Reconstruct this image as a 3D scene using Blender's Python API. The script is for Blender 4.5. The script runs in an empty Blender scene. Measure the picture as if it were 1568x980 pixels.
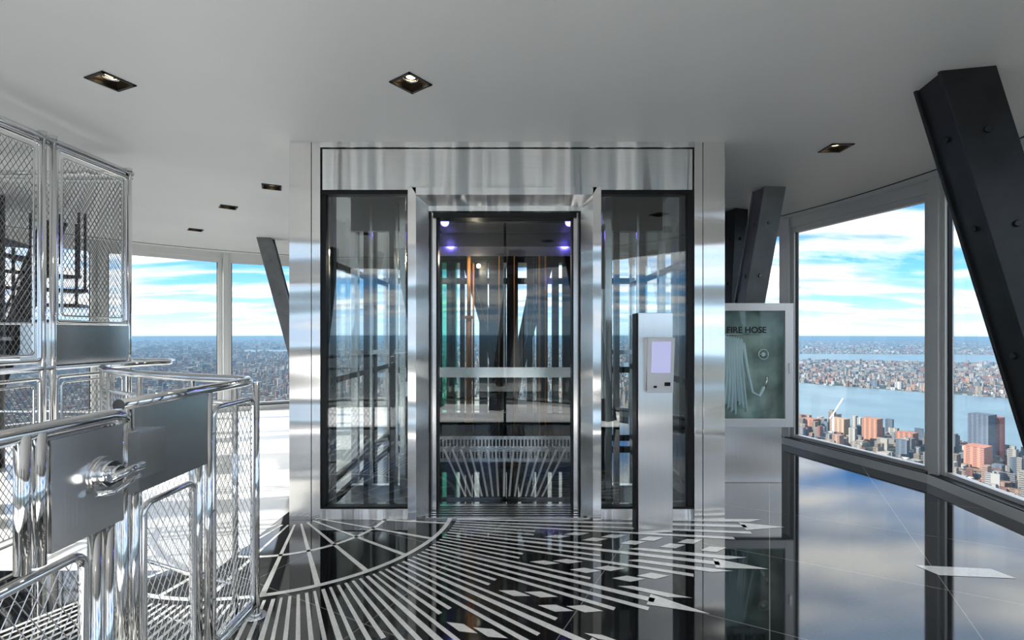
import bpy, bmesh, math, random
from mathutils import Vector, Matrix
random.seed(7)
scene = bpy.context.scene
try:
    scene.view_settings.view_transform = 'Standard'
    scene.view_settings.exposure = 0.22
    for lk in ('Medium High Contrast', 'Medium Contrast', 'None'):
        try:
            scene.view_settings.look = lk; break
        except Exception: pass
    print('LOOK', scene.view_settings.look)
except Exception as e:
    print(e)
COL = scene.collection

# ---------------------------------------------------------------- materials
def new_mat(name):
    m = bpy.data.materials.new(name); m.use_nodes = True
    nt = m.node_tree
    return m, nt, nt.nodes.get('Principled BSDF'), nt.nodes.get('Material Output')

def pmat(name, base, metallic=0.0, rough=0.5, spec=None, ior=None, coat=None, aniso=None, tangent=None,
         emit=None, estr=0.0, noise=None, wav=None):
    m, nt, p, o = new_mat(name)
    p.inputs['Base Color'].default_value = (*base, 1)
    p.inputs['Metallic'].default_value = metallic
    p.inputs['Roughness'].default_value = rough
    if spec is not None: p.inputs['Specular IOR Level'].default_value = spec
    if ior is not None: p.inputs['IOR'].default_value = ior
    if coat is not None: p.inputs['Coat Weight'].default_value = coat
    if aniso is not None:
        p.inputs['Anisotropic'].default_value = aniso
        c = nt.nodes.new('ShaderNodeCombineXYZ')
        for i in range(3): c.inputs[i].default_value = tangent[i]
        nt.links.new(c.outputs[0], p.inputs['Tangent'])
    if emit is not None:
        p.inputs['Emission Color'].default_value = (*emit, 1)
        p.inputs['Emission Strength'].default_value = estr
    if noise is not None:
        tc = nt.nodes.new('ShaderNodeTexCoord'); mp = nt.nodes.new('ShaderNodeMapping')
        mp.inputs['Scale'].default_value = noise[0]
        nz = nt.nodes.new('ShaderNodeTexNoise'); nz.inputs['Scale'].default_value = 1.0
        nz.inputs['Detail'].default_value = 6
        mr = nt.nodes.new('ShaderNodeMapRange')
        mr.inputs['From Min'].default_value = .3; mr.inputs['From Max'].default_value = .7
        mr.inputs['To Min'].default_value = 1-noise[1]; mr.inputs['To Max'].default_value = 1+noise[1]
        mx = nt.nodes.new('ShaderNodeVectorMath'); mx.operation = 'SCALE'
        mx.inputs[0].default_value = base
        nt.links.new(tc.outputs['Object'], mp.inputs[0]); nt.links.new(mp.outputs[0], nz.inputs['Vector'])
        nt.links.new(nz.outputs['Fac'], mr.inputs[0]); nt.links.new(mr.outputs[0], mx.inputs['Scale'])
        nt.links.new(mx.outputs[0], p.inputs['Base Color'])
    if wav is not None:   # gentle sheet-metal waviness
        tc = nt.nodes.new('ShaderNodeTexCoord'); mp = nt.nodes.new('ShaderNodeMapping')
        mp.inputs['Scale'].default_value = wav[0]
        nz = nt.nodes.new('ShaderNodeTexNoise'); nz.inputs['Scale'].default_value = 1.0
        nz.inputs['Detail'].default_value = 1.0
        bp = nt.nodes.new('ShaderNodeBump'); bp.inputs['Distance'].default_value = wav[1]; bp.inputs['Strength'].default_value = 1
        nt.links.new(tc.outputs['Object'], mp.inputs[0]); nt.links.new(mp.outputs[0], nz.inputs['Vector'])
        nt.links.new(nz.outputs['Fac'], bp.inputs['Height']); nt.links.new(bp.outputs[0], p.inputs['Normal'])
    return m

def glass_mat(name, tint=(0.96, 0.975, 0.97), f0=0.04, amp=0.9):
    m = bpy.data.materials.new(name); m.use_nodes = True
    nt = m.node_tree; nt.nodes.clear()
    o = nt.nodes.new('ShaderNodeOutputMaterial'); mix = nt.nodes.new('ShaderNodeMixShader')
    t = nt.nodes.new('ShaderNodeBsdfTransparent'); t.inputs[0].default_value = (*tint, 1)
    g = nt.nodes.new('ShaderNodeBsdfGlossy'); g.inputs['Roughness'].default_value = 0.0
    g.inputs[0].default_value = (1, 1, 1, 1)
    lw = nt.nodes.new('ShaderNodeLayerWeight'); lw.inputs[0].default_value = 0.5
    pw = nt.nodes.new('ShaderNodeMath'); pw.operation = 'POWER'; pw.inputs[1].default_value = 4
    ma = nt.nodes.new('ShaderNodeMath'); ma.operation = 'MULTIPLY_ADD'
    ma.inputs[1].default_value = amp; ma.inputs[2].default_value = f0; ma.use_clamp = True
    nt.links.new(lw.outputs['Facing'], pw.inputs[0]); nt.links.new(pw.outputs[0], ma.inputs[0])
    nt.links.new(ma.outputs[0], mix.inputs[0]); nt.links.new(t.outputs[0], mix.inputs[1])
    nt.links.new(g.outputs[0], mix.inputs[2]); nt.links.new(mix.outputs[0], o.inputs[0])
    return m

M_steel_h = pmat('brushed_steel_horizontal', (.95,.95,.95), 1, .30, aniso=.96, tangent=(0,0,1), noise=((3,3,260),.03), wav=((3.4,1,.10),.30))
M_steel_v = pmat('brushed_steel_vertical', (.95,.94,.93), 1, .20, aniso=.92, tangent=(1,0,0), noise=((260,260,3),.03), wav=((.3,1,2.0),.07))
M_steel   = pmat('satin_steel', (.80,.79,.78), 1, .20, noise=((4,200,4),.05))
M_chrome  = pmat('polished_tube_steel', (.84,.84,.84), 1, .09)
M_dark    = pmat('black_gasket', (.012,.012,.014), 0, .35)
M_darkst  = pmat('dark_painted_steel', (.026,.028,.032), 0, .38, noise=((6,6,6),.25))
M_shaft   = pmat('shaft_black_steel', (.010,.011,.013), 0, .3)
M_greyst  = pmat('grey_painted_steel', (.22,.225,.235), 0.2, .38, noise=((6,6,6),.12))
M_alu     = pmat('window_aluminium', (.72,.72,.71), .2, .38)
M_white   = pmat('pale_cabinet_enamel', (.78,.79,.80), .2, .3)
M_ceiling = pmat('ceiling_paint', (.68,.695,.71), 0, .42, spec=.35, noise=((.8,.8,.8),.03))
M_glass   = glass_mat('clear_glass',f0=.025)
M_glassw  = glass_mat('window_glass', (.98,.99,.99), .03, .6)
M_glasst  = glass_mat('tinted_elevator_glass', (.88,.91,.91), .09, .9)
M_glassd  = glass_mat('elevator_door_glass', (.95,.97,.97), .04, .9)
M_glassg  = glass_mat('green_edge_glass', (.40,.80,.68), .08, .9)
M_copper  = pmat('copper_pipe', (.85,.38,.10), .15, .35)
M_wire    = pmat('mesh_wire', (.7,.7,.7), 1, .28)
M_wired   = pmat('mesh_wire_dark', (.22,.22,.23), .8, .35)

# ---------------------------------------------------------------- mesh builder
class MB:
    def __init__(s): s.v=[]; s.f=[]; s.m=[]; s.s=[]
    def quad(s, pts, mat=0, smooth=False):
        b=len(s.v); s.v+= [tuple(p) for p in pts]; s.f.append(tuple(range(b,b+len(pts)))); s.m.append(mat); s.s.append(smooth)
    def box(s,x0,x1,y0,y1,z0,z1,mat=0):
        b=len(s.v)
        s.v+=[(x,y,z) for z in (z0,z1) for y in (y0,y1) for x in (x0,x1)]
        for f in ((0,2,3,1),(4,5,7,6),(0,1,5,4),(2,6,7,3),(0,4,6,2),(1,3,7,5)):
            s.f.append(tuple(b+i for i in f)); s.m.append(mat); s.s.append(False)
    def obox(s,c,u,v,w,mat=0):
        c,u,v,w=map(Vector,(c,u,v,w)); b=len(s.v)
        for k in (-1,1):
            for j in (-1,1):
                for i in (-1,1): s.v.append(tuple(c+u*i+v*j+w*k))
        for f in ((0,2,3,1),(4,5,7,6),(0,1,5,4),(2,6,7,3),(0,4,6,2),(1,3,7,5)):
            s.f.append(tuple(b+i for i in f)); s.m.append(mat); s.s.append(False)
    def hexa(s,bot,top,mat=0):
        b=len(s.v); n=len(bot); s.v+=[tuple(p) for p in bot]+[tuple(p) for p in top]
        s.f.append(tuple(b+i for i in reversed(range(n)))); s.f.append(tuple(b+n+i for i in range(n)))
        s.m+=[mat]*2; s.s+=[False]*2
        for i in range(n):
            j=(i+1)%n; s.f.append((b+i,b+j,b+n+j,b+n+i)); s.m.append(mat); s.s.append(False)
    def path(s,pts,r,n=12,mat=0,closed=False,caps=True):
        pts=[Vector(p) for p in pts]; N=len(pts); b=len(s.v); prev=None
        for i,p in enumerate(pts):
            if closed: t=(pts[(i+1)%N]-pts[i-1])
            else:
                t=(pts[min(i+1,N-1)]-pts[max(i-1,0)])
            t.normalize()
            if prev is None:
                a=Vector((0,0,1)) if abs(t.z)<.9 else Vector((1,0,0))
                u=t.cross(a).normalized()
            else:
                u=(prev-t*prev.dot(t)).normalized()
            prev=u; w=t.cross(u)
            for k in range(n):
                a=2*math.pi*k/n; s.v.append(tuple(p+(u*math.cos(a)+w*math.sin(a))*r))
        R=N if closed else N-1
        for i in range(R):
            i2=(i+1)%N
            for k in range(n):
                k2=(k+1)%n
                s.f.append((b+i*n+k,b+i*n+k2,b+i2*n+k2,b+i2*n+k)); s.m.append(mat); s.s.append(n>4)
        if caps and not closed:
            s.f.append(tuple(b+k for k in reversed(range(n)))); s.m.append(mat); s.s.append(False)
            s.f.append(tuple(b+(N-1)*n+k for k in range(n))); s.m.append(mat); s.s.append(False)
    def tube(s,p0,p1,r,n=12,mat=0): s.path([p0,p1],r,n,mat)
    def roundrect(s,o,u,v,w,h,r,rad,n=10,mat=0):
        o,u,v=Vector(o),Vector(u).normalized(),Vector(v).normalized(); pts=[]
        for cx,cy,a0 in ((w-r,r,-90),(w-r,h-r,0),(r,h-r,90),(r,r,180)):
            for k in range(6):
                a=math.radians(a0+k*18); pts.append(o+u*(cx+r*math.cos(a))+v*(cy+r*math.sin(a)))
        s.path(pts,rad,n,mat,closed=True)
    def wiremesh(s,o,u,w,h,dw,dh,r,mat=0):
        o,u=Vector(o),Vector(u).normalized(); Z=Vector((0,0,1)); sl=dh/dw
        k=-int(h/dh)-1
        while k*dw < w:
            for sgn in (1,-1):
                x0=k*dw; t0=max(0,-x0); t1=min(h/sl, w-x0)
                if t1-t0>1e-4:
                    pts=[(x0+t0,sl*t0),(x0+t1,sl*t1)]
                    if sgn<0: pts=[(x,h-z) for x,z in pts]
                    p=[o+u*x+Z*z for x,z in pts]
                    s.path(p,r,4,mat,caps=False)
            k+=1
    def make(s,name,mats,parent=None,bevel=None):
        me=bpy.data.meshes.new(name); me.from_pydata(s.v,[],s.f)
        for m in mats: me.materials.append(m)
        me.polygons.foreach_set('material_index',s.m); me.polygons.foreach_set('use_smooth',s.s)
        bm=bmesh.new(); bm.from_mesh(me); bmesh.ops.recalc_face_normals(bm,faces=bm.faces); bm.to_mesh(me); bm.free()
        ob=bpy.data.objects.new(name,me); COL.objects.link(ob)
        if parent is not None: ob.parent=parent
        if bevel:
            md=ob.modifiers.new('bevel','BEVEL'); md.width=bevel; md.segments=2; md.limit_method='ANGLE'; md.angle_limit=math.radians(50)
        return ob

def empty(name,loc=(0,0,0)):
    e=bpy.data.objects.new(name,None); e.location=(0,0,0); COL.objects.link(e); return e

# ---------------------------------------------------------------- room dims
RC=Vector((-2.0,4.0,0)); RR=6.35; H=3.03
angs=[7.5+16.6*i for i in range(21)]
def rp(r,a,z=0): a=math.radians(a); return Vector((RC.x+r*math.cos(a),RC.y+r*math.sin(a),z))

def floor_mat():
    m,nt,p,o=new_mat('black_granite_floor')
    N=nt.nodes.new; L=nt.links.new
    g=N('ShaderNodeNewGeometry'); mp=N('ShaderNodeMapping'); mp.inputs['Rotation'].default_value=(0,0,math.radians(28))
    mp.inputs['Scale'].default_value=(1/.92,)*3
    mp.vector_type='POINT'
    L(g.outputs['Position'],mp.inputs[0])
    sp=N('ShaderNodeSeparateXYZ'); L(mp.outputs[0],sp.inputs[0])
    outs=[]
    for i in range(2):
        fr=N('ShaderNodeMath'); fr.operation='FRACT'; L(sp.outputs[i],fr.inputs[0])
        lt=N('ShaderNodeMath'); lt.operation='LESS_THAN'; lt.inputs[1].default_value=.006; L(fr.outputs[0],lt.inputs[0]); outs.append(lt)
    mxm=N('ShaderNodeMath'); mxm.operation='MAXIMUM'; L(outs[0].outputs[0],mxm.inputs[0]); L(outs[1].outputs[0],mxm.inputs[1])
    nz=N('ShaderNodeTexNoise'); nz.inputs['Scale'].default_value=55; nz.inputs['Detail'].default_value=8
    L(g.outputs['Position'],nz.inputs['Vector'])
    cr=N('ShaderNodeValToRGB'); cr.color_ramp.elements[0].position=.45; cr.color_ramp.elements[0].color=(.004,.005,.006,1)
    cr.color_ramp.elements[1].position=.78; cr.color_ramp.elements[1].color=(.03,.032,.036,1)
    L(nz.outputs['Fac'],cr.inputs[0])
    mx=N('ShaderNodeMix'); mx.data_type='RGBA'; L(mxm.outputs[0],mx.inputs[0]); L(cr.outputs[0],mx.inputs[6]); mx.inputs[7].default_value=(.26,.25,.23,1)
    L(mx.outputs[2],p.inputs['Base Color'])
    p.inputs['Roughness'].default_value=.045; p.inputs['IOR'].default_value=2.5
    return m
M_floor=floor_mat()
M_inlay=pmat('pale_stone_inlay',(.80,.80,.78),0,.06,ior=1.8,noise=((40,40,40),.08))
M_pale=pmat('pale_floor_painted_light',(.82,.82,.80),0,.08,ior=1.7,noise=((3,3,3),.06))  # pale colour stands in for bright light on the floor

def disk(name,r,z0,z1,mat,n=126):
    b=MB(); bot=[rp(r,360*i/n,z0) for i in range(n)]; top=[rp(r,360*i/n,z1) for i in range(n)]
    b.hexa(bot,top,0); return b.make(name,[mat])
floor=disk('floor',6.6,-.25,0,M_floor)
ceil=disk('ceiling',6.6,H,H+.3,M_ceiling)

lights=[(-.62,2.96),(-2.44,2.94),(-2.52,5.07),(-3.45,5.88),(-4.7,7.18),(2.68,4.0),(.6,.2),(-2.3,.4),(-4.6,2.2),(1.9,1.6),(-.2,-1.2)]
cut=MB(); S=.08
def axes(x,y):
    d=Vector((x-RC.x,y-RC.y,0));
    if d.length<1e-3: d=Vector((1,0,0))
    d.normalize(); return d, Vector((-d.y,d.x,0))
for x,y in lights:
    u,v=axes(x,y); cut.obox((x,y,H+.05),u*S,v*S,Vector((0,0,.07)))
co=cut.make('cut_tmp',[M_dark])
md=ceil.modifiers.new('b','BOOLEAN'); md.object=co; md.operation='DIFFERENCE'; md.solver='EXACT'
dg=bpy.context.evaluated_depsgraph_get(); nm=bpy.data.meshes.new_from_object(ceil.evaluated_get(dg))
ceil.modifiers.clear(); ceil.data=nm; bpy.data.objects.remove(co)
M_lampglow=pmat('lamp_glow',(1,.8,.5),0,.4,emit=(1,.72,.38),estr=6)
for x,y in lights:
    u,v=axes(x,y); b=MB(); z=H
    for sgn in (1,-1):
        b.obox(Vector((x,y,z-.003))+u*sgn*(S+.004),u*.008,v*(S+.012),Vector((0,0,.004)),0)
        b.obox(Vector((x,y,z-.003))+v*sgn*(S+.004),u*(S+.012),v*.008,Vector((0,0,.004)),0)
        b.obox(Vector((x,y,z+.05))+u*sgn*(S-.003),u*.002,v*S,Vector((0,0,.05)),0)
        b.obox(Vector((x,y,z+.05))+v*sgn*(S-.003),u*S,v*.002,Vector((0,0,.05)),0)
    b.obox((x,y,z+.095),u*S,v*S,Vector((0,0,.003)),0)
    c=Vector((x,y,0))
    ring=[c+Vector((.045*math.cos(a),.045*math.sin(a),z+.03)) for a in [2*math.pi*k/20 for k in range(20)]]
    b.path(ring,.008,8,1,closed=True)
    b.tube((x,y,z+.09),(x,y,z+.035),.028,16,2)
    b.make('recessed_ceiling_light',[M_dark,M_steel,M_lampglow])
    ld=bpy.data.lights.new('downlight','SPOT'); ld.energy=26; ld.spot_size=math.radians(95); ld.spot_blend=.8; ld.shadow_soft_size=.03; ld.color=(1,.95,.89)
    lo=bpy.data.objects.new('downlight_lamp',ld); lo.location=(x,y,H-.01); COL.objects.link(lo)

# ---- windows
for i in range(21):
    a0=angs[i]; a1=angs[i+1] if i<20 else 367.5
    p0=rp(RR,a0); p1=rp(RR,a1); u=(p1-p0); w=u.length; u.normalize(); n=Vector((-u.y,u.x,0))
    if n.dot(RC-p0)<0: n=-n
    b=MB(); mid=(p0+p1)/2
    zb,zt=.12,2.86
    def bar(s0,s1,z0,z1,d0,d1,mat):
        c=p0+u*((s0+s1)/2)+n*((d0+d1)/2)+Vector((0,0,(z0+z1)/2))
        b.obox(c,u*((s1-s0)/2),n*((d1-d0)/2),Vector((0,0,(z1-z0)/2)),mat)
    bar(.0,w,.0,.09,-.02,.16,0)
    bar(.06,w-.06,.09,zb+.02,-.02,.05,0)
    bar(.0,w,zt+.05,H,-.03,.08,0)
    bar(.06,w-.06,zt-.02,zt+.05,-.02,.05,0)
    bar(.05,.12,.09,zt+.05,-.02,.06,0)
    bar(w-.12,w-.05,.09,zt+.05,-.02,.06,0)
    bar(-.045,.045,.0,H,-.05,.13,0)
    bar(.12,.13,zb,zt,.0,.035,2); bar(w-.13,w-.12,zb,zt,.0,.035,2)
    bar(.12,w-.12,zb,zb+.012,.0,.035,2); bar(.12,w-.12,zt-.012,zt,.0,.035,2)
    bar(.05,w-.05,.092,.1,.05,.15,2)
    bar(.12,w-.12,zb,zt,.0,.008,1)
    b.make('window_%d'%(i+1),[M_alu,M_glassw,M_dark])
b=MB(); n=160
for i in range(n):
    a=360*i/n; a2=360*(i+1)/n
    b.hexa([rp(5.985,a,H-.006),rp(6.0,a,H-.006),rp(6.0,a2,H-.006),rp(5.985,a2,H-.006)],[rp(5.985,a,H),rp(6.0,a,H),rp(6.0,a2,H),rp(5.985,a2,H)],0)
b.make('trim_ceiling_slot',[M_dark])

# ---- floor inlay
PC=Vector((-1.75,3.97,0)); ZI=.0015
def pp(r,a): a=math.radians(a); return (PC.x+r*math.cos(a),PC.y+r*math.sin(a),ZI)
b=MB()
def sector(r0,r1,a0,a1,steps=None):
    st=steps or max(1,int((a1-a0)/3))
    for k in range(st):
        x0=a0+(a1-a0)*k/st; x1=a0+(a1-a0)*(k+1)/st
        b.quad([pp(r0,x0),pp(r1,x0),pp(r1,x1),pp(r0,x1)])
sector(1.235,1.27,-130,0)
sector(.72,.75,-130,0)
for k in range(2,12):
    a=-156+13.5*k; c=math.degrees(.013/1.0)
    b.quad([pp(.2,a-c*3),pp(1.235,a-c),pp(1.235,a+c),pp(.2,a+c*3)])
per=1.9; a=-118; i=0
while a<-1.5:
    k=i%12; d=per*.38
    R=max(2.95,3.95+.032*a) if a>-75 else 3.1+.15*(i%3)
    def blocks(off):
        sector(1.31,1.95,a,a+d,1)
        r=2.03+off
        while r<R-.4:
            b.quad([pp(r,a-per*.15),pp(r+.08,a+per*.62),pp(r+.19,a+per*.62),pp(r+.11,a-per*.15)]); r+=.27
    if k in (0,6):
        sector(1.31,R-.25,a,a+d*1.25,1)
        b.quad([pp(R-.28,a-d*1.1),pp(R+.04,a+d*.6),pp(R-.28,a+d*2.3)])
    elif k in (2,8): blocks(0)
    elif k in (3,9): blocks(.135)
    elif k in (4,10,11): sector(1.31,R-.4+.1*(k%3),a,a+d,1)
    else:
        sector(1.31,2.45,a,a+d*.9,1)
        if R-.15>2.75: b.quad([pp(2.62,a-.1),pp(R-.25,a-.1),pp(R-.12,a+d*1.2),pp(2.7,a+d*1.0)])
    a+=per; i+=1
b.quad([(2.60,3.12,ZI),(3.04,3.07,ZI),(3.08,2.95,ZI),(2.64,2.99,ZI)])
b.make('floor_inlay',[M_inlay])
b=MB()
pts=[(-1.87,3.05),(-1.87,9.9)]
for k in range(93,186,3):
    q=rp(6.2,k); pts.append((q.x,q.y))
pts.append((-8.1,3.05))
b.hexa([(x,y,.0) for x,y in pts],[(x,y,.002) for x,y in pts])  # left patch: bright window reflection in the dark floor, painted as pale colour
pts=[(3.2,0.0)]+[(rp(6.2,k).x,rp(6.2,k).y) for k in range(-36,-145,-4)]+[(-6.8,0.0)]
b.hexa([(x,y,.0) for x,y in pts],[(x,y,.002) for x,y in pts])  # unseen patch behind the camera, added to bounce sunlight onto the ceiling
b.make('floor_pale_light_patches',[M_pale])

# ---------------------------------------------------------------- glass elevator
EL=empty('glass_elevator')
F=3.87
b=MB()
b.box(-1.783,-1.61,F,F+.22,0,H,0); b.box(-1.606,-1.537,F+.004,F+.22,0,H,0)
b.box(1.531,1.704,F,F+.22,0,H,0); b.box(1.462,1.527,F+.004,F+.22,0,H,0)
b.box(-1.612,-1.604,F+.012,F+.2,0,H,2); b.box(1.525,1.533,F+.012,F+.2,0,H,2)
b.box(-1.537,1.462,F+.0,F+.2,2.985,H,1)
b.box(-1.537,1.462,F+.03,F+.2,2.64,2.985,2)
b.box(-1.525,1.452,F+.018,F+.06,2.650,2.978,1)
for x0,x1 in ((-1.537,-.831),(.711,1.462)):
    b.box(x0,x1,F+.01,F+.1,0,.085,1)
    b.box(x0,x1,F+.02,F+.09,.085,.10,2)
    b.box(x0,x1,F+.02,F+.09,2.615,2.65,2)
b.box(-1.537,-1.50,F+.03,F+.09,.1,2.62,2); b.box(1.415,1.462,F+.03,F+.09,.1,2.62,2)
zt=2.61
for sx,xo,xi,xj in ((1,-.831,-.765,-.685),(-1,.711,.645,.565)):
    bot=[(xo,F-.02,0),(xi,F-.02,0),(xj,F+.10,0),(xj,F+.2,0),(xo,F+.2,0)]
    b.hexa(bot,[(x,y,zt if j in(2,3) else 2.66) for j,(x,y,z) in enumerate(bot)],0)
    b.box(min(xj,xj+sx*.012),max(xj,xj+sx*.012),F+.14,F+.2,0,2.52,2)
    b.box(min(xj,xj+sx*.05),max(xj,xj+sx*.05),F+.18,F+.30,0,2.56,3)
    b.box(min(xj+sx*.05,xj+sx*.062),max(xj+sx*.05,xj+sx*.062),F+.2,F+.3,0,2.5,2)
b.hexa([(-.765,F-.02,2.60),(.645,F-.02,2.60),(.565,F+.10,2.54),(-.685,F+.10,2.54)],
       [(-.80,F-.02,2.66),(.68,F-.02,2.66),(.68,F+.12,2.66),(-.80,F+.12,2.66)],1)
b.box(-.685,.565,F+.10,F+.24,2.50,2.66,1)
b.box(-.66,.54,F+.16,F+.3,2.46,2.5,2)
b.box(-.70,.58,F+.02,F+.34,0,.012,3)
for k in range(5): b.box(-.68,.56,F+.06+.05*k,F+.07+.05*k,.012,.015,2)
b.make('portal_frame',[M_steel_v,M_steel_h,M_dark,M_steel],EL,bevel=.003)
b=MB()
b.box(-1.50,-.82,F+.05,F+.062,.09,2.63,0); b.box(.70,1.42,F+.05,F+.062,.09,2.63,0)
b.make('portal_glass',[M_glasst],EL)
b=MB(); YB=6.55
for x in (-1.70,1.62):
    for y in (4.55,5.25,5.95,YB):
        b.box(x-.035,x+.035,y-.035,y+.035,0,H,1 if y in(4.55,5.95) else 0)
    for z in (.10,1.05,2.15,2.95):
        b.box(x-.02,x+.02,4.1,YB,z-.03,z+.03,1)
for x in (-1.15,1.02): b.box(x-.03,x+.03,YB-.04,YB+.04,0,H,0)
for x0,x1 in ((-1.03,-.95),(-.88,-.76),(-.70,-.64),(-.44,-.33),(-.31,-.12),(-.07,.08),(.20,.28),(.33,.48),(.54,.63),(.68,.82)):
    b.box(x0,x1,YB-.05,YB+.05,0,H,1)
for z in (.08,1.0,2.2,2.9):
    b.box(-1.70,1.62,YB-.02,YB+.02,z-.04,z+.04,1)
# diagonal braces of the shaft
for xa,xb in ((-.62,-.20),(.52,.10)):
    b.hexa([(xb-.04,6.40,.95),(xb+.04,6.40,.95),(xb+.04,6.46,.95),(xb-.04,6.46,.95)],[(xa-.04,6.40,2.45),(xa+.04,6.40,2.45),(xa+.04,6.46,2.45),(xa-.04,6.46,2.45)],1)
b.box(-1.1,.95,YB-.03,YB+.03,2.45,3.0,1)
b.box(-1.1,.95,YB-.03,YB+.03,.0,.42,1)
for x in (.36,.44): b.box(x-.010,x+.010,6.36,6.40,0,H,3)
for x in (.29,): b.box(x-.006,x+.006,6.36,6.40,0,H,0)
for x in (-.17,.03): b.tube((x,6.36,0),(x,6.36,H),.008,8,3)
for x in (-1.36,-1.12,-.98,.86,.98,1.22): b.box(x-.022,x+.022,4.5,4.58,0,2.75,1)
for x in (-1.31,-1.07,.92,1.17): b.box(x-.010,x+.010,4.49,4.52,0,2.7,0)
for x0,x1 in ((-1.5,-.95),(.83,1.4)):
    b.box(x0,x1,4.5,4.56,2.45,2.78,1)
    b.box(x0,x1,4.5,4.56,.0,.08,0)
    b.box(x0,x1,4.52,4.55,1.30,1.34,0)
b.tube((-.56,6.28,.35),(-.56,6.28,1.72),.040,14,3)
b.tube((-.56,6.28,1.72),(-.56,6.28,2.5),.025,12,3)
b.tube((-.50,6.28,.2),(-.50,6.28,2.4),.012,10,3)
for z in (.36,.9,1.7): b.tube((-.56,6.28,z-.02),(-.56,6.28,z+.02),.055,14,3)
b.make('shaft_structure',[M_steel,M_shaft,M_wired,M_copper],EL)
b=MB()
b.box(-1.69,-1.68,4.1,YB,.05,2.95,0); b.box(1.60,1.61,4.1,YB,.05,2.95,0)
b.box(-1.65,1.58,YB+.055,YB+.065,.05,2.95,0)
b.make('shaft_glass',[M_glass],EL)
b=MB(); cx0,cx1,cy0,cy1=-.98,.86,4.35,6.2
b.box(cx0,cx1,cy0,cy1,-.005,.02,0)
b.box(cx0,cx1,cy0,cy1,2.78,2.86,1)
b.box(cx0+.1,cx1-.1,cy0+.1,cy1-.1,2.765,2.78,3)
for x in (cx0,cx1):
    for y in (cy0,cy1): b.box(x-.025,x+.025,y-.025,y+.025,0,2.8,2)
b.box(cx0,cx1,cy1-.03,cy1-.01,.93,1.06,2)
b.box(cx0+.02,cx0+.04,cy0,cy1,.93,1.06,2); b.box(cx1-.04,cx1-.02,cy0,cy1,.93,1.06,2)
b.box(cx0,cx1,cy1-.03,cy1-.01,2.48,2.60,2)
b.box(cx0,cx1,cy1-.025,cy1-.005,2.60,2.78,1)
b.box(cx0+.02,cx0+.04,cy0,cy1,2.48,2.60,2); b.box(cx1-.04,cx1-.02,cy0,cy1,2.48,2.60,2)
b.box(cx0,cx1,cy1-.04,cy1-.02,.02,.055,2); b.box(cx0,cx1,cy1-.04,cy1-.02,.14,.185,2)
k=cx0
while k<cx1:
    b.box(k,k+.022,cy1-.038,cy1-.022,.055,.14,2); k+=.045
b.box(cx0,cx1,cy1-.015,cy1-.01,.05,.15,1)
b.box(cx0+.02,cx0+.035,cy0,cy1,.02,.18,2); b.box(cx1-.035,cx1-.02,cy0,cy1,.02,.18,2)
b.box(.66,.84,4.40,4.43,.9,1.9,2)
b.box(cx0+.05,cx0+.07,cy0+.6,cy1-.1,2.73,2.76,4); b.box(cx1-.07,cx1-.05,cy0+.6,cy1-.1,2.73,2.76,4)
M_cardark=pmat('car_floor_granite',(.015,.015,.017),0,.04,ior=1.8)
M_blue=pmat('blue_accent_light',(.1,.1,.6),0,.4,emit=(.10,.10,1),estr=1.2)
M_carlit=pmat('car_ceiling_panel',(.02,.02,.025),.3,.15)
b.make('car_body',[M_cardark,M_shaft,M_steel,M_carlit,M_blue],EL)
for x in (cx0+.16,cx1-.16):
    ld=bpy.data.lights.new('accent','POINT'); ld.energy=2.2; ld.color=(.25,.2,1); ld.shadow_soft_size=.05
    lo=bpy.data.objects.new('accent_lamp',ld); lo.location=(x,cy1-.3,2.68); COL.objects.link(lo); lo.parent=EL
ld=bpy.data.lights.new('shaft','POINT'); ld.energy=9; ld.color=(1,.85,.65); ld.shadow_soft_size=.03
lo=bpy.data.objects.new('added_shaft_fill',ld); lo.location=(-.45,5.9,2.4); COL.objects.link(lo); lo.parent=EL  # added fill light so the copper pipe shows up
b=MB()
x=cx0+.1
while x<cx1-.1:
    xx=-.06+(x+.06)*.45
    b.quad([(xx,cy0+.02,.022),(xx+.018,cy0+.02,.022),(x+.03,cy1-.06,.022),(x,cy1-.06,.022)]); x+=.11
b.make('car_floor_inlay',[M_inlay],EL)
b=MB()
b.box(cx0,cx0+.01,cy0,cy1,.15,2.75,0); b.box(cx1-.01,cx1,cy0,cy1,.15,2.75,0)
b.box(cx0,-.70,cy1,cy1+.01,.18,2.75,1); b.box(-.70,cx1,cy1,cy1+.01,.18,2.75,0)
b.make('car_glass',[M_glass,M_glassg],EL)
b=MB()
b.box(-.66,-.07,F+.25,F+.262,.02,2.48,0); b.box(-.05,.54,F+.25,F+.262,.02,2.48,0)
b.make('door_glass',[M_glassd],EL)

# ---------------------------------------------------------------- kiosk
b=MB()
b.box(.946,1.204,3.62,3.78,.0,1.65,0)
b.box(.935,.946,3.64,3.76,.0,1.645,1)
b.box(1.0,1.196,3.585,3.62,1.055,1.455,2)
b.obox((1.098,3.578,1.265),(.098,0,0),(0,.012,.002),(0,-.02,.2),2)
b.obox((1.098,3.557,1.32),(.07,0,0),(0,.003,.0),(0,-.0115,.115),3)
b.obox((1.15,3.577,1.12),(.022,0,0),(0,.003,.0),(0,-.002,.014),1)
b.obox((1.06,3.578,1.10),(.012,0,0),(0,.003,.0),(0,-.001,.008),1)
M_screen=pmat('scanner_screen',(.5,.5,.7),0,.1,emit=(.50,.52,.80),estr=.40)
M_kgrey=pmat('scanner_white_shell',(.78,.79,.82),0,.25)
M_ksteel=pmat('kiosk_brushed_steel',(.90,.90,.90),1,.28,aniso=.7,tangent=(1,0,0),noise=((260,260,3),.03),wav=((.3,1,1.6),.05))
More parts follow.
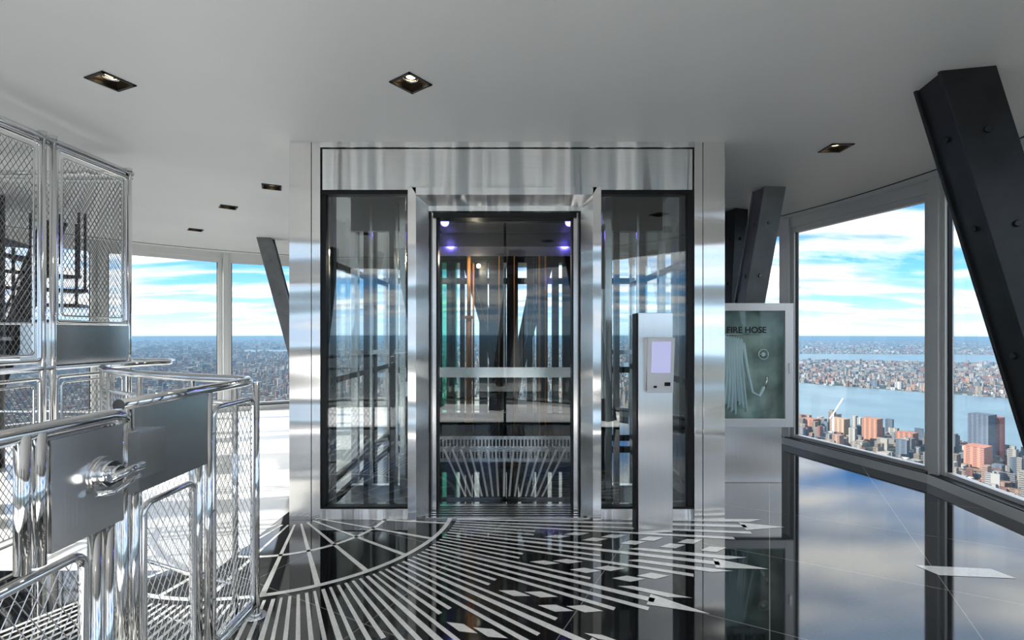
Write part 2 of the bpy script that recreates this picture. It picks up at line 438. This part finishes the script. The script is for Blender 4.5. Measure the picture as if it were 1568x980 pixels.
b.make('ticket_scanner_kiosk',[M_ksteel,M_dark,M_kgrey,M_screen],bevel=.004)

# ---------------------------------------------------------------- fire hose cabinet
FC=empty('fire_hose_cabinet')
b=MB(); y0,y1=4.82,4.97; x0,x1,z0,z1=1.97,2.80,.56,1.795
t=.085
b.box(x0,x1,y1-.01,y1,z0,z1,1)
b.box(x0,x0+.02,y0,y1,z0,z1,0); b.box(x1-.02,x1,y0,y1,z0,z1,0); b.box(x0,x1,y0,y1,z0,z0+.02,0); b.box(x0,x1,y0,y1,z1-.02,z1,0)
b.box(x0,x0+t,y0-.015,y0,z0,z1,0); b.box(x1-t,x1,y0-.015,y0,z0,z1,0)
b.box(x0+t,x1-t,y0-.015,y0,z0,z0+t,0); b.box(x0+t,x1-t,y0-.015,y0,z1-t*.9,z1,0)
b.box(x0+t,x1-t,y0-.004,y0+.002,z0+t,z1-t*.9,2)
b.box(x1-.05,x1-.03,y0-.03,y0-.015,1.1,1.2,3)
b.box(1.97,2.70,4.84,4.96,0,z0,3)
M_cabin=pmat('cabinet_interior',(.42,.54,.50),0,.5,noise=((5,5,5),.35))
b.make('cabinet_body',[M_white,M_cabin,M_glass,M_ksteel],FC,bevel=.003)
b=MB(); yo=4.895
for k in range(8):
    x=2.13+.026*k; sp_=.012*(k-3); zz=1.46-.006*k; zl=.70+.03*((k*3)%4)
    pts=[(x+sp_,yo,zl+.02),(x+sp_*.6,yo-.005,1.0),(x+.003,yo-.01,1.25),(x,yo-.01,zz),(x+.006,yo-.01,zz+.02),(x+.013,yo-.01,zz),(x+.014,yo-.01,1.2),(x+.018+sp_*.6,yo-.005,zl+.14),(x+.016+sp_,yo-.005,zl-.01),(x+.006+sp_,yo,zl-.03)]
    b.path(pts,.009,10,0)
b.path([(2.34,yo,1.4),(2.38,yo-.01,1.1),(2.42,yo-.02,.9),(2.50,yo-.01,.86),(2.55,yo,.95)],.016,12,0)
b.tube((2.11,yo,1.485),(2.40,yo,1.485),.008,10,1)
b.tube((2.56,yo,.93),(2.58,yo-.005,1.06),.014,12,1)
ring=[(2.56+.05*math.cos(a),yo+.03,1.28+.05*math.sin(a)) for a in [2*math.pi*k/24 for k in range(24)]]
b.path(ring,.008,8,1,closed=True); b.tube((2.51,yo+.03,1.28),(2.61,yo+.03,1.28),.006,8,1)
b.tube((2.56,yo+.03,1.28),(2.56,yo+.06,1.28),.02,12,1)
M_hose=pmat('canvas_hose',(.74,.90,.95),0,.8)
b.make('folded_hose',[M_hose,M_steel],FC)
def text(body,loc,size,mat,parent,name,ext=.001):
    c=bpy.data.curves.new(name,'FONT'); c.body=body; c.size=size; c.extrude=ext; c.offset=.0015; c.materials.append(mat)
    o=bpy.data.objects.new(name,c); o.location=loc; o.rotation_euler=(math.pi/2,0,0); COL.objects.link(o); o.parent=parent; return o
text('FIRE HOSE',(2.135,4.812,1.50),.086,M_dark,FC,'label_text')

# ---------------------------------------------------------------- columns
def column(top,bot,w,d,rot,mat,rivets=True):
    b=MB(); top=Vector(top); bot=Vector(bot); c,s=math.cos(rot),math.sin(rot)
    u=Vector((c,s,0)); v=Vector((-s,c,0)); 
    def bar(cu,cv,hu,hv,m):
        o=u*cu+v*cv
        pb=[bot+o+u*i*hu+v*j*hv for i,j in ((-1,-1),(1,-1),(1,1),(-1,1))]
        pt=[top+o+u*i*hu+v*j*hv for i,j in ((-1,-1),(1,-1),(1,1),(-1,1))]
        b.hexa(pb,pt,m)
    bar(0,-d/2+.012,w/2,.012,0); bar(0,d/2-.012,w/2,.012,0); bar(-w/2+.03,0,.012,d/2-.02,0); bar(w/2-.03,0,.012,d/2-.02,0)
    if rivets:
        for t in (.12,.3,.55,.8):
            p=bot.lerp(top,1-t)
            for vs in(-1,):
                q=p+v*vs*(d/2); b.tube(q,q+v*vs*.014,.02,10,0)
                q=p+u*-1*(w/2-.018); b.tube(q,q-u*.014,.02,10,0)
    b.obox(bot+Vector((0,0,.012)),u*(w/2+.05),v*(d/2+.05),Vector((0,0,.012)),0)
    return b.make('steel_column',[mat],bevel=.004)
column((2.66,2.92,H),(3.44,2.76,0),.28,.26,math.radians(-12),M_darkst)
column((2.74,5.16,H),(2.52,5.80,0),.24,.22,math.radians(6),M_greyst)
column((2.80,6.05,H),(2.74,6.25,0),.20,.2,math.radians(20),M_darkst)
column((-4.0,7.85,H),(-3.2,7.9,0),.22,.2,math.radians(10),M_greyst)
column((-.8,9.2,H),(-.1,9.3,0),.22,.2,0,M_darkst)
column((.55,9.0,H),(-.05,9.2,0),.22,.2,0,M_darkst)
column((-6.35,6.7,H),(-6.7,5.9,0),.24,.22,math.radians(60),M_darkst)
column((-6.6,3.0,H),(-6.9,3.9,0),.24,.22,math.radians(90),M_darkst)
column((-5.9,1.0,H),(-6.2,1.6,0),.24,.22,math.radians(120),M_darkst)
column((1.0,.2,H),(1.6,-.3,0),.26,.24,math.radians(-45),M_darkst)
column((-2.0,-1.0,H),(-1.5,-1.4,0),.26,.24,math.radians(-80),M_darkst)
column((-3.3,-.9,H),(-3.7,-1.1,0),.26,.24,math.radians(-80),M_darkst)
column((.1,-.75,H),(-.3,-1.0,0),.26,.24,math.radians(-70),M_darkst)
column((-4.6,.1,H),(-5.0,-.3,0),.26,.24,math.radians(-80),M_darkst)

# ---------------------------------------------------------------- stair railing
RX=-1.35; RH=1.25
b=MB()
def frame(x,ya,yb,z0,z1,rad=.013,r=.04,dw=.036,dh=.062,wr=.0016):
    b.roundrect((x,ya,z0),(0,1,0),(0,0,1),yb-ya,z1-z0,r,rad,8,0)
    b.wiremesh((x,ya+.01,z0+.01),(0,1,0),yb-ya-.02,z1-z0-.02,dw,dh,wr,1)
for y in (1.675,1.725): b.tube((RX,y,0),(RX,y,RH-.01),.019,16,0)
for y in (2.08,2.15,2.55): b.tube((RX,y,0.0),(RX,y,RH-.01),.017,16,0)
for y in (1.70,2.115,2.55): b.tube((RX,y,0),(RX,y,.012),.05,20,0); b.tube((RX,y,.012),(RX,y,.03),.03,20,0)
b.path([(RX,1.66,RH),(RX,2.0,RH),(RX,2.44,RH),(RX-.015,2.50,RH),(RX-.05,2.56,RH),(RX-.15,2.62,RH),(-1.8,2.72,RH),(-2.25,2.92,RH),(-2.65,3.18,RH),(-2.9,3.42,RH),(-3.02,3.65,RH),(-3.02,3.9,RH),(-2.93,4.12,RH),(-3.0,4.28,RH),(-3.3,4.32,RH),(-4.6,4.32,RH)],.022,16,0)
b.box(RX+.012,RX+.022,1.70,2.11,.93,1.235,2)
b.box(RX-.004,RX+.012,1.70,2.11,.935,1.23,2)
frame(RX,1.77,2.05,.10,.87)
frame(RX,2.185,2.52,.10,1.16)
b.tube((RX,1.74,.06),(RX,2.55,.06),.013,10,0)
for z in (.3,.7,1.05):
    for y in (2.165,2.535): b.tube((RX,y-.014,z),(RX,y+.014,z),.012,8,0)
cp=[(RX-.15,2.62),(-1.8,2.72),(-2.25,2.92),(-2.65,3.18),(-2.9,3.42),(-3.02,3.65)]
for zz in (1.12,.14):
    b.path([(x,y,zz) for x,y in cp],.012,10,0)
for i in range(len(cp)-1):
    p=Vector((*cp[i],.14)); q=Vector((*cp[i+1],.14)); b.tube((p.x,p.y,0),(p.x,p.y,RH),.015,12,0)
    b.wiremesh(p,q-p,(q-p).length,.98,.042,.072,.0016,1)
b.tube((-3.02,3.65,0),(-3.02,3.65,RH),.015,12,0)
for x in (-3.6,-4.2): b.tube((x,4.32,0),(x,4.32,RH),.017,12,0)
b.tube((-3.3,4.32,.8),(-4.6,4.32,.8),.012,8,0)
b.make('stair_railing',[M_chrome,M_wire,M_steel])

# ---------------------------------------------------------------- gate
GX=-1.2
b=MB()
b.path([(GX,.45,RH),(GX,1.0,RH),(GX,1.44,RH),(GX-.0,1.475,RH-.004),(GX,1.49,RH-.02)],.022,16,0)
b.tube((GX,1.47,.93),(GX,1.47,RH-.01),.017,14,0)
for y in (1.175,1.215): b.tube((GX+.01,y,.915),(GX+.01,y,RH),.0165,16,0)
for y in (1.39,1.435): b.tube((GX,y,.05),(GX,y,.95),.017,16,0)
b.box(GX+.014,GX+.024,1.235,1.462,.935,1.225,2)
b.box(GX-.024,GX-.014,1.235,1.462,.935,1.225,2)
b.box(GX-.014,GX+.014,1.24,1.46,.94,1.22,2)
frame(GX,1.0,1.355,.08,.885)
frame(GX,.5,.97,.08,1.16)
for y in (.48,.985): b.tube((GX,y,.0),(GX,y,RH),.017,14,0)
b.tube((GX,.5,.05),(GX,1.45,.05),.014,10,0)
b.box(GX-.03,GX+.02,1.485,1.53,1.0,1.19,2)
b.box(GX-.12,GX-.02,1.50,1.70,1.02,1.17,2)
kx=GX+.024; ky,kz=1.39,1.095
b.tube((kx,ky,kz),(kx+.010,ky,kz),.050,32,2); b.tube((kx+.010,ky,kz),(kx+.03,ky,kz),.036,28,0); b.tube((kx+.03,ky,kz),(kx+.05,ky,kz),.022,20,0)
b.path([(kx+.045,ky-.03,kz-.006),(kx+.054,ky,kz-.002),(kx+.05,ky+.04,kz+.002),(kx+.045,ky+.09,kz+.0)],.012,14,0)
b.path([(kx+.02,ky-.045,kz-.045),(kx+.04,ky-.01,kz-.050),(kx+.04,ky+.06,kz-.035),(kx+.036,ky+.085,kz-.03)],.008,12,0)
b.make('swing_gate',[M_chrome,M_wire,M_steel])

# ---------------------------------------------------------------- tall mesh cage
CXX=-3.3; CH=2.88
b=MB()
def cpanel(ya,yb,z0,z1): 
    b.roundrect((CXX,ya,z0),(0,1,0),(0,0,1),yb-ya,z1-z0,.03,.014,8,0)
    b.roundrect((CXX,ya+.045,z0+.045),(0,1,0),(0,0,1),yb-ya-.09,z1-z0-.09,.03,.008,8,0)
    b.wiremesh((CXX,ya+.05,z0+.05),(0,1,0),yb-ya-.1,z1-z0-.1,.036,.06,.0022,1)
for ya,yb in ((1.25,1.95),(1.98,2.68),(2.72,3.38),(3.50,4.14)):
    cpanel(ya,yb,1.58 if ya>3.4 else 1.30,CH-.05); cpanel(ya,yb,.1,1.18)
b.box(CXX-.25,CXX+.012,3.49,4.15,1.27,1.56,2)
for y in (1.22,1.965,2.70,3.40,3.475,4.165): b.tube((CXX,y,0),(CXX,y,CH),.02,14,0)
b.tube((CXX,1.2,CH),(CXX,4.20,CH),.022,14,0); b.tube((CXX,1.2,1.25),(CXX,4.2,1.25),.02,14,0); b.tube((CXX,1.2,CH-.04),(CXX,4.20,CH-.04),.010,10,0)
for y in (3.40,3.475,4.165):
    b.tube((CXX,y,CH+.0),(CXX,y,CH+.035),.026,14,0)
b.tube((CXX,4.165,CH),(-4.6,4.165,CH),.02,12,0)
b.tube((-4.6,4.165,0),(-4.6,4.165,CH),.02,12,0)
b.roundrect((-4.55,4.165,1.58),(1,0,0),(0,0,1),1.2,1.25,.03,.012,8,0)
b.wiremesh((-4.55,4.165,1.6),(1,0,0),1.2,1.2,.036,.06,.0022,1)
b.make('wire_mesh_cage',[M_chrome,M_wired,M_steel])
ST=MB(); sx,sy=-5.75,5.35
ST.tube((sx,sy,0),(sx,sy,3.02),.10,20,0)
for k in range(16):
    a=math.radians(-200+24*k); z=.19*(k+1)-.1
    if z>2.8: break
    c=Vector((sx,sy,z)); d=Vector((math.cos(a),math.sin(a),0)); a2=a+math.radians(27); e=Vector((math.cos(a2),math.sin(a2),0))
    up=Vector((0,0,.035))
    ST.hexa([c+d*.08,c+d*.8,c+e*.8,c+e*.08],[c+d*.08+up,c+d*.8+up,c+e*.8+up,c+e*.08+up],0)
    ST.tube(c+d*.77,c+d*.77+Vector((0,0,.95 if z<2.0 else 3.0-z)),.014,8,0)
ST.make('spiral_stair',[M_darkst,M_steel])

# ---------------------------------------------------------------- exterior
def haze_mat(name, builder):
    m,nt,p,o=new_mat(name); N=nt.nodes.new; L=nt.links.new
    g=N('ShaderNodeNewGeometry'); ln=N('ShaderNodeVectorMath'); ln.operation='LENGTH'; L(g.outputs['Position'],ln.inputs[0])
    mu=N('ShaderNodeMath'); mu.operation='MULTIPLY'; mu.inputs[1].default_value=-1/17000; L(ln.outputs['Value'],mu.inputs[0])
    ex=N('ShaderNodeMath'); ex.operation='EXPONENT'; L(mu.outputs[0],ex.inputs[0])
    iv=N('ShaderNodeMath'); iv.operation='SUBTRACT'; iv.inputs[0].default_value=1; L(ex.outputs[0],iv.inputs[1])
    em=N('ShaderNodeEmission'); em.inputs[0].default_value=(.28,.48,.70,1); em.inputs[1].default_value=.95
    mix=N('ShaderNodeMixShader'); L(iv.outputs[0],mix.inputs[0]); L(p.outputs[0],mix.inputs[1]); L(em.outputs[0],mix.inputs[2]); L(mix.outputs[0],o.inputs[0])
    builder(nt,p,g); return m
def bcity(nt,p,g):
    N=nt.nodes.new; L=nt.links.new
    at=N('ShaderNodeAttribute'); at.attribute_name='Col'
    sp=N('ShaderNodeSeparateXYZ'); L(g.outputs['Position'],sp.inputs[0])
    def band(src,per,th):
        m1=N('ShaderNodeMath'); m1.operation='MULTIPLY'; m1.inputs[1].default_value=1/per; L(src,m1.inputs[0])
        f=N('ShaderNodeMath'); f.operation='FRACT'; L(m1.outputs[0],f.inputs[0])
        t=N('ShaderNodeMath'); t.operation='GREATER_THAN'; t.inputs[1].default_value=th; L(f.outputs[0],t.inputs[0]); return t.outputs[0]
    ad=N('ShaderNodeMath'); L(sp.outputs[0],ad.inputs[0]); L(sp.outputs[1],ad.inputs[1])
    a=band(sp.outputs[2],5.0,.45); c=band(ad.outputs[0],6.0,.4)
    mu=N('ShaderNodeMath'); mu.operation='MULTIPLY'; L(a,mu.inputs[0]); L(c,mu.inputs[1])
    sn=N('ShaderNodeSeparateXYZ'); L(g.outputs['Normal'],sn.inputs[0])
    up=N('ShaderNodeMath'); up.operation='LESS_THAN'; up.inputs[1].default_value=.5; L(sn.outputs[2],up.inputs[0])
    mu2=N('ShaderNodeMath'); mu2.operation='MULTIPLY'; L(mu.outputs[0],mu2.inputs[0]); L(up.outputs[0],mu2.inputs[1])
    mu3=N('ShaderNodeMath'); mu3.operation='MULTIPLY'; L(mu2.outputs[0],mu3.inputs[0]); mu3.inputs[1].default_value=.75
    mx=N('ShaderNodeMix'); mx.data_type='RGBA'; L(mu3.outputs[0],mx.inputs[0]); L(at.outputs['Color'],mx.inputs[6]); mx.inputs[7].default_value=(.015,.02,.03,1)
    L(mx.outputs[2],p.inputs['Base Color']); p.inputs['Roughness'].default_value=.8
def bground(nt,p,g):
    N=nt.nodes.new; L=nt.links.new
    nz=N('ShaderNodeTexNoise'); nz.inputs['Scale'].default_value=.004; nz.inputs['Detail'].default_value=12; L(g.outputs['Position'],nz.inputs['Vector'])
    cr=N('ShaderNodeValToRGB'); e=cr.color_ramp.elements; e[0].position=.35; e[0].color=(.020,.034,.018,1); e[1].position=.65; e[1].color=(.09,.07,.05,1)
    L(nz.outputs['Fac'],cr.inputs[0]); L(cr.outputs[0],p.inputs['Base Color']); p.inputs['Roughness'].default_value=.9
def bwater(nt,p,g):
    N=nt.nodes.new; L=nt.links.new
    nz=N('ShaderNodeTexNoise'); nz.inputs['Scale'].default_value=.003; nz.inputs['Detail'].default_value=8; L(g.outputs['Position'],nz.inputs['Vector'])
    cr=N('ShaderNodeValToRGB'); e=cr.color_ramp.elements; e[0].position=.3; e[0].color=(.07,.13,.16,1); e[1].position=.7; e[1].color=(.12,.20,.23,1)
    L(nz.outputs['Fac'],cr.inputs[0]); L(cr.outputs[0],p.inputs['Base Color']); p.inputs['Roughness'].default_value=.35
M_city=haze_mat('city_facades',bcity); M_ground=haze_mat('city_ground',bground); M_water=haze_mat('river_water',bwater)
GZ=-380
b=MB(); n=96
b.quad([(70000*math.cos(2*math.pi*k/n),70000*math.sin(2*math.pi*k/n),GZ) for k in range(n)]); b.make('city_ground_plain',[M_ground])
river=[(1000,4300),(1180,3000),(1250,2200),(1480,1700),(1600,1450),(1800,900),(2000,-500),(4300,-500),(3600,1500),(2960,2700),(2500,3250),(2221,3607),(2100,4600),(1900,6200),(1400,6200)]
bay=[(2500,7600),(5200,6400),(9000,5200),(12000,6500),(9000,8200),(5000,8800),(3000,8900)]
bay2=[(-5200,9500),(-3000,10500),(-1000,10800),(-1000,11800),(-6000,10700)]
def inside(poly,x,y):
    c=False; j=len(poly)-1
    for i in range(len(poly)):
        xi,yi=poly[i]; xj,yj=poly[j]
        if (yi>y)!=(yj>y) and x<(xj-xi)*(y-yi)/(yj-yi)+xi: c=not c
        j=i
    return c
b=MB()
for pl in (river,bay,bay2): b.quad([(x,y,GZ+1.5) for x,y in pl])
b.make('river',[M_water])
palette=[(.38,.18,.12),(.44,.27,.18),(.42,.33,.25),(.40,.37,.32),(.24,.24,.25),(.44,.42,.38),(.15,.19,.24),(.30,.13,.09),(.36,.28,.20),(.60,.59,.56)]
V=[];Fc=[];C=[]
def cbox(x,y,w,d,h,rot,col):
    c,s=math.cos(rot),math.sin(rot); b0=len(V); col=tuple(q*.5 for q in col)
    for z in (GZ,GZ+h):
        for i,j in ((-1,-1),(1,-1),(1,1),(-1,1)):
            V.append((x+i*w*c-j*d*s,y+i*w*s+j*d*c,z))
    for f in ((4,5,6,7),(0,1,5,4),(1,2,6,5),(2,3,7,6),(3,0,4,7)):
        Fc.append(tuple(b0+i for i in f)); C.append(col)
def place(n,rmin,rmax,hmin,hmax,size,pw=1.0,amin=-58,amax=68):
    for _ in range(n):
        t=random.random()**pw; r=rmin+(rmax-rmin)*t; a=math.radians(random.uniform(amin,amax))
        x=r*math.sin(a); y=r*math.cos(a)
        if inside(river,x,y) or inside(bay,x,y) or inside(bay2,x,y): continue
        g=math.radians(29); sc=1.0 if x<900 else .6
        h=hmin+(hmax*sc-hmin)*random.random()**4; w=size*random.uniform(.35,1.2); d=size*random.uniform(.35,1.2)
        col=random.choice(palette); k=random.uniform(.7,1.15); col=tuple(min(1,q*k) for q in col)
        rot=g+random.choice((0,0,0,.2))
        cbox(x,y,w,d,h,rot,col)
        if h>60 and random.random()<.6: cbox(x,y,w*.6,d*.6,h*1.15,rot,col)
place(8500,550,2400,14,105,12)
place(16000,2400,5500,7,65,12)
place(15000,5500,12000,8,65,22,1.2)
place(5500,12000,26000,15,90,50,1.2)
cbox(1400,1440,24,24,140,.4,(.14,.18,.24)); cbox(1440,1450,20,22,130,.5,(.6,.16,.1)); cbox(1330,1380,30,22,60,.5,(.7,.3,.2))
for k in range(7): cbox(1060+70*k,1900-65*k,20,24,45+12*((k*5)%4),.5,[(.6,.28,.16),(.55,.24,.14),(.6,.4,.25)][k%3])
for k in range(9): cbox(2350+90*k,3560-95*k,18,18,50+16*((k*5)%5),.6,palette[(k*3)%10])
me=bpy.data.meshes.new('city_skyline'); me.from_pydata(V,[],Fc); me.materials.append(M_city)
ca=me.color_attributes.new('Col','FLOAT_COLOR','CORNER')
buf=[]
for f,c in zip(Fc,C): buf+=[c[0],c[1],c[2],1.0]*4
ca.data.foreach_set('color',buf)
COL.objects.link(bpy.data.objects.new('city_skyline',me))
b=MB(); b.box(1128,1132,1700,1704,GZ,GZ+95); b.tube((1120,1702,GZ+80),(1165,1702,GZ+150),2.2,6,0); b.tube((1120,1702,GZ+80),(1130,1702,GZ+95),2,6,0)
b.make('construction_crane',[pmat('crane_white',(.85,.85,.85),0,.5)])

# ---------------------------------------------------------------- world
w=bpy.data.worlds.new('sky'); scene.world=w; w.use_nodes=True; nt=w.node_tree; nt.nodes.clear()
N=nt.nodes.new; L=nt.links.new
out=N('ShaderNodeOutputWorld'); bg=N('ShaderNodeBackground'); L(bg.outputs[0],out.inputs[0])
tc=N('ShaderNodeTexCoord'); sp=N('ShaderNodeSeparateXYZ'); L(tc.outputs['Generated'],sp.inputs[0])
mxz=N('ShaderNodeMath'); mxz.operation='MAXIMUM'; mxz.inputs[1].default_value=0; L(sp.outputs[2],mxz.inputs[0])
adz=N('ShaderNodeMath'); adz.operation='ADD'; adz.inputs[1].default_value=.10; L(mxz.outputs[0],adz.inputs[0])
dx=N('ShaderNodeMath'); dx.operation='DIVIDE'; L(sp.outputs[0],dx.inputs[0]); L(adz.outputs[0],dx.inputs[1])
dy=N('ShaderNodeMath'); dy.operation='DIVIDE'; L(sp.outputs[1],dy.inputs[0]); L(adz.outputs[0],dy.inputs[1])
cb=N('ShaderNodeCombineXYZ'); L(dx.outputs[0],cb.inputs[0]); L(dy.outputs[0],cb.inputs[1])
mp=N('ShaderNodeMapping'); mp.inputs['Scale'].default_value=(.38,.85,1); mp.inputs['Location'].default_value=(3.1,1.7,0); mp.inputs['Rotation'].default_value=(0,0,.3)
L(cb.outputs[0],mp.inputs[0])
nz=N('ShaderNodeTexNoise'); nz.inputs['Scale'].default_value=1.3; nz.inputs['Detail'].default_value=9; nz.inputs['Roughness'].default_value=.58; nz.inputs['Distortion'].default_value=.35
L(mp.outputs[0],nz.inputs['Vector'])
hi=N('ShaderNodeMapRange'); hi.inputs['From Min'].default_value=.22; hi.inputs['From Max'].default_value=.5; hi.inputs['To Min'].default_value=0; hi.inputs['To Max'].default_value=.10; L(sp.outputs[2],hi.inputs[0])
nadd=N('ShaderNodeMath'); L(nz.outputs['Fac'],nadd.inputs[0]); L(hi.outputs[0],nadd.inputs[1])
cr=N('ShaderNodeValToRGB'); cr.color_ramp.elements[0].position=.39; cr.color_ramp.elements[0].color=(0,0,0,1); cr.color_ramp.elements[1].position=.54; cr.color_ramp.elements[1].color=(1,1,1,1)
L(nadd.outputs[0],cr.inputs[0])
sk=N('ShaderNodeValToRGB'); e=sk.color_ramp.elements
e[0].position=0.0; e[0].color=(.30,.36,.42,1); e[1].position=1; e[1].color=(.50,.62,.82,1)
for ps,c in ((.495,(.32,.40,.48,1)),(.50,(.55,.74,.90,1)),(.53,(.26,.54,.84,1)),(.58,(.06,.30,.71,1)),(.61,(.06,.28,.68,1)),(.68,(.48,.63,.87,1))):
    q=e.new(ps); q.color=c
mz=N('ShaderNodeMath'); mz.operation='MULTIPLY_ADD'; mz.inputs[1].default_value=.5; mz.inputs[2].default_value=.5; L(sp.outputs[2],mz.inputs[0]); L(mz.outputs[0],sk.inputs[0])
cm=N('ShaderNodeMapRange'); cm.inputs['From Min'].default_value=0.0; cm.inputs['From Max'].default_value=.05; L(sp.outputs[2],cm.inputs[0])
mm=N('ShaderNodeMath'); mm.operation='MULTIPLY'; L(cr.outputs[0],mm.inputs[0]); L(cm.outputs[0],mm.inputs[1])
n2=N('ShaderNodeTexNoise'); n2.inputs['Scale'].default_value=2.6; n2.inputs['Detail'].default_value=6; L(mp.outputs[0],n2.inputs['Vector'])
cc=N('ShaderNodeValToRGB'); cc.color_ramp.elements[0].position=.40; cc.color_ramp.elements[0].color=(.40,.48,.60,1); cc.color_ramp.elements[1].position=.58; cc.color_ramp.elements[1].color=(.98,.97,.95,1); L(n2.outputs['Fac'],cc.inputs[0])
mx=N('ShaderNodeMix'); mx.data_type='RGBA'; L(mm.outputs[0],mx.inputs[0]); L(sk.outputs[0],mx.inputs[6]); L(cc.outputs[0],mx.inputs[7])
L(mx.outputs[2],bg.inputs[0]); bg.inputs[1].default_value=1.5

sd=bpy.data.lights.new('sun','SUN'); sd.energy=9; sd.angle=math.radians(1.0); sd.color=(1,.96,.90)
so=bpy.data.objects.new('sun',sd); COL.objects.link(so)
so.rotation_euler=Vector((-.85,-.18,.38)).to_track_quat('Z','Y').to_euler()
def area(name,loc,sx,sy,energy,target,col=(1,.98,.96)):
    d=bpy.data.lights.new(name,'AREA'); d.shape='RECTANGLE'; d.energy=energy; d.size=sx; d.size_y=sy; d.color=col
    o=bpy.data.objects.new(name,d); o.location=loc; COL.objects.link(o)
    o.rotation_euler=(Vector(loc)-Vector(target)).to_track_quat('Z','Y').to_euler(); return o
area('added_uplight_fill',(-.8,-.7,.03),5.5,2.0,62,(-.8,-.7,3))  # added out-of-view fill light that brightens the ceiling, not a fixture
cd=bpy.data.cameras.new('camera'); cd.lens=17.0; cd.sensor_width=36; cd.shift_y=.0125; cd.clip_start=.05; cd.clip_end=120000
cam=bpy.data.objects.new('camera',cd); cam.location=(0,0,1.5); cam.rotation_euler=(math.pi/2,0,0); COL.objects.link(cam)
scene.camera=cam
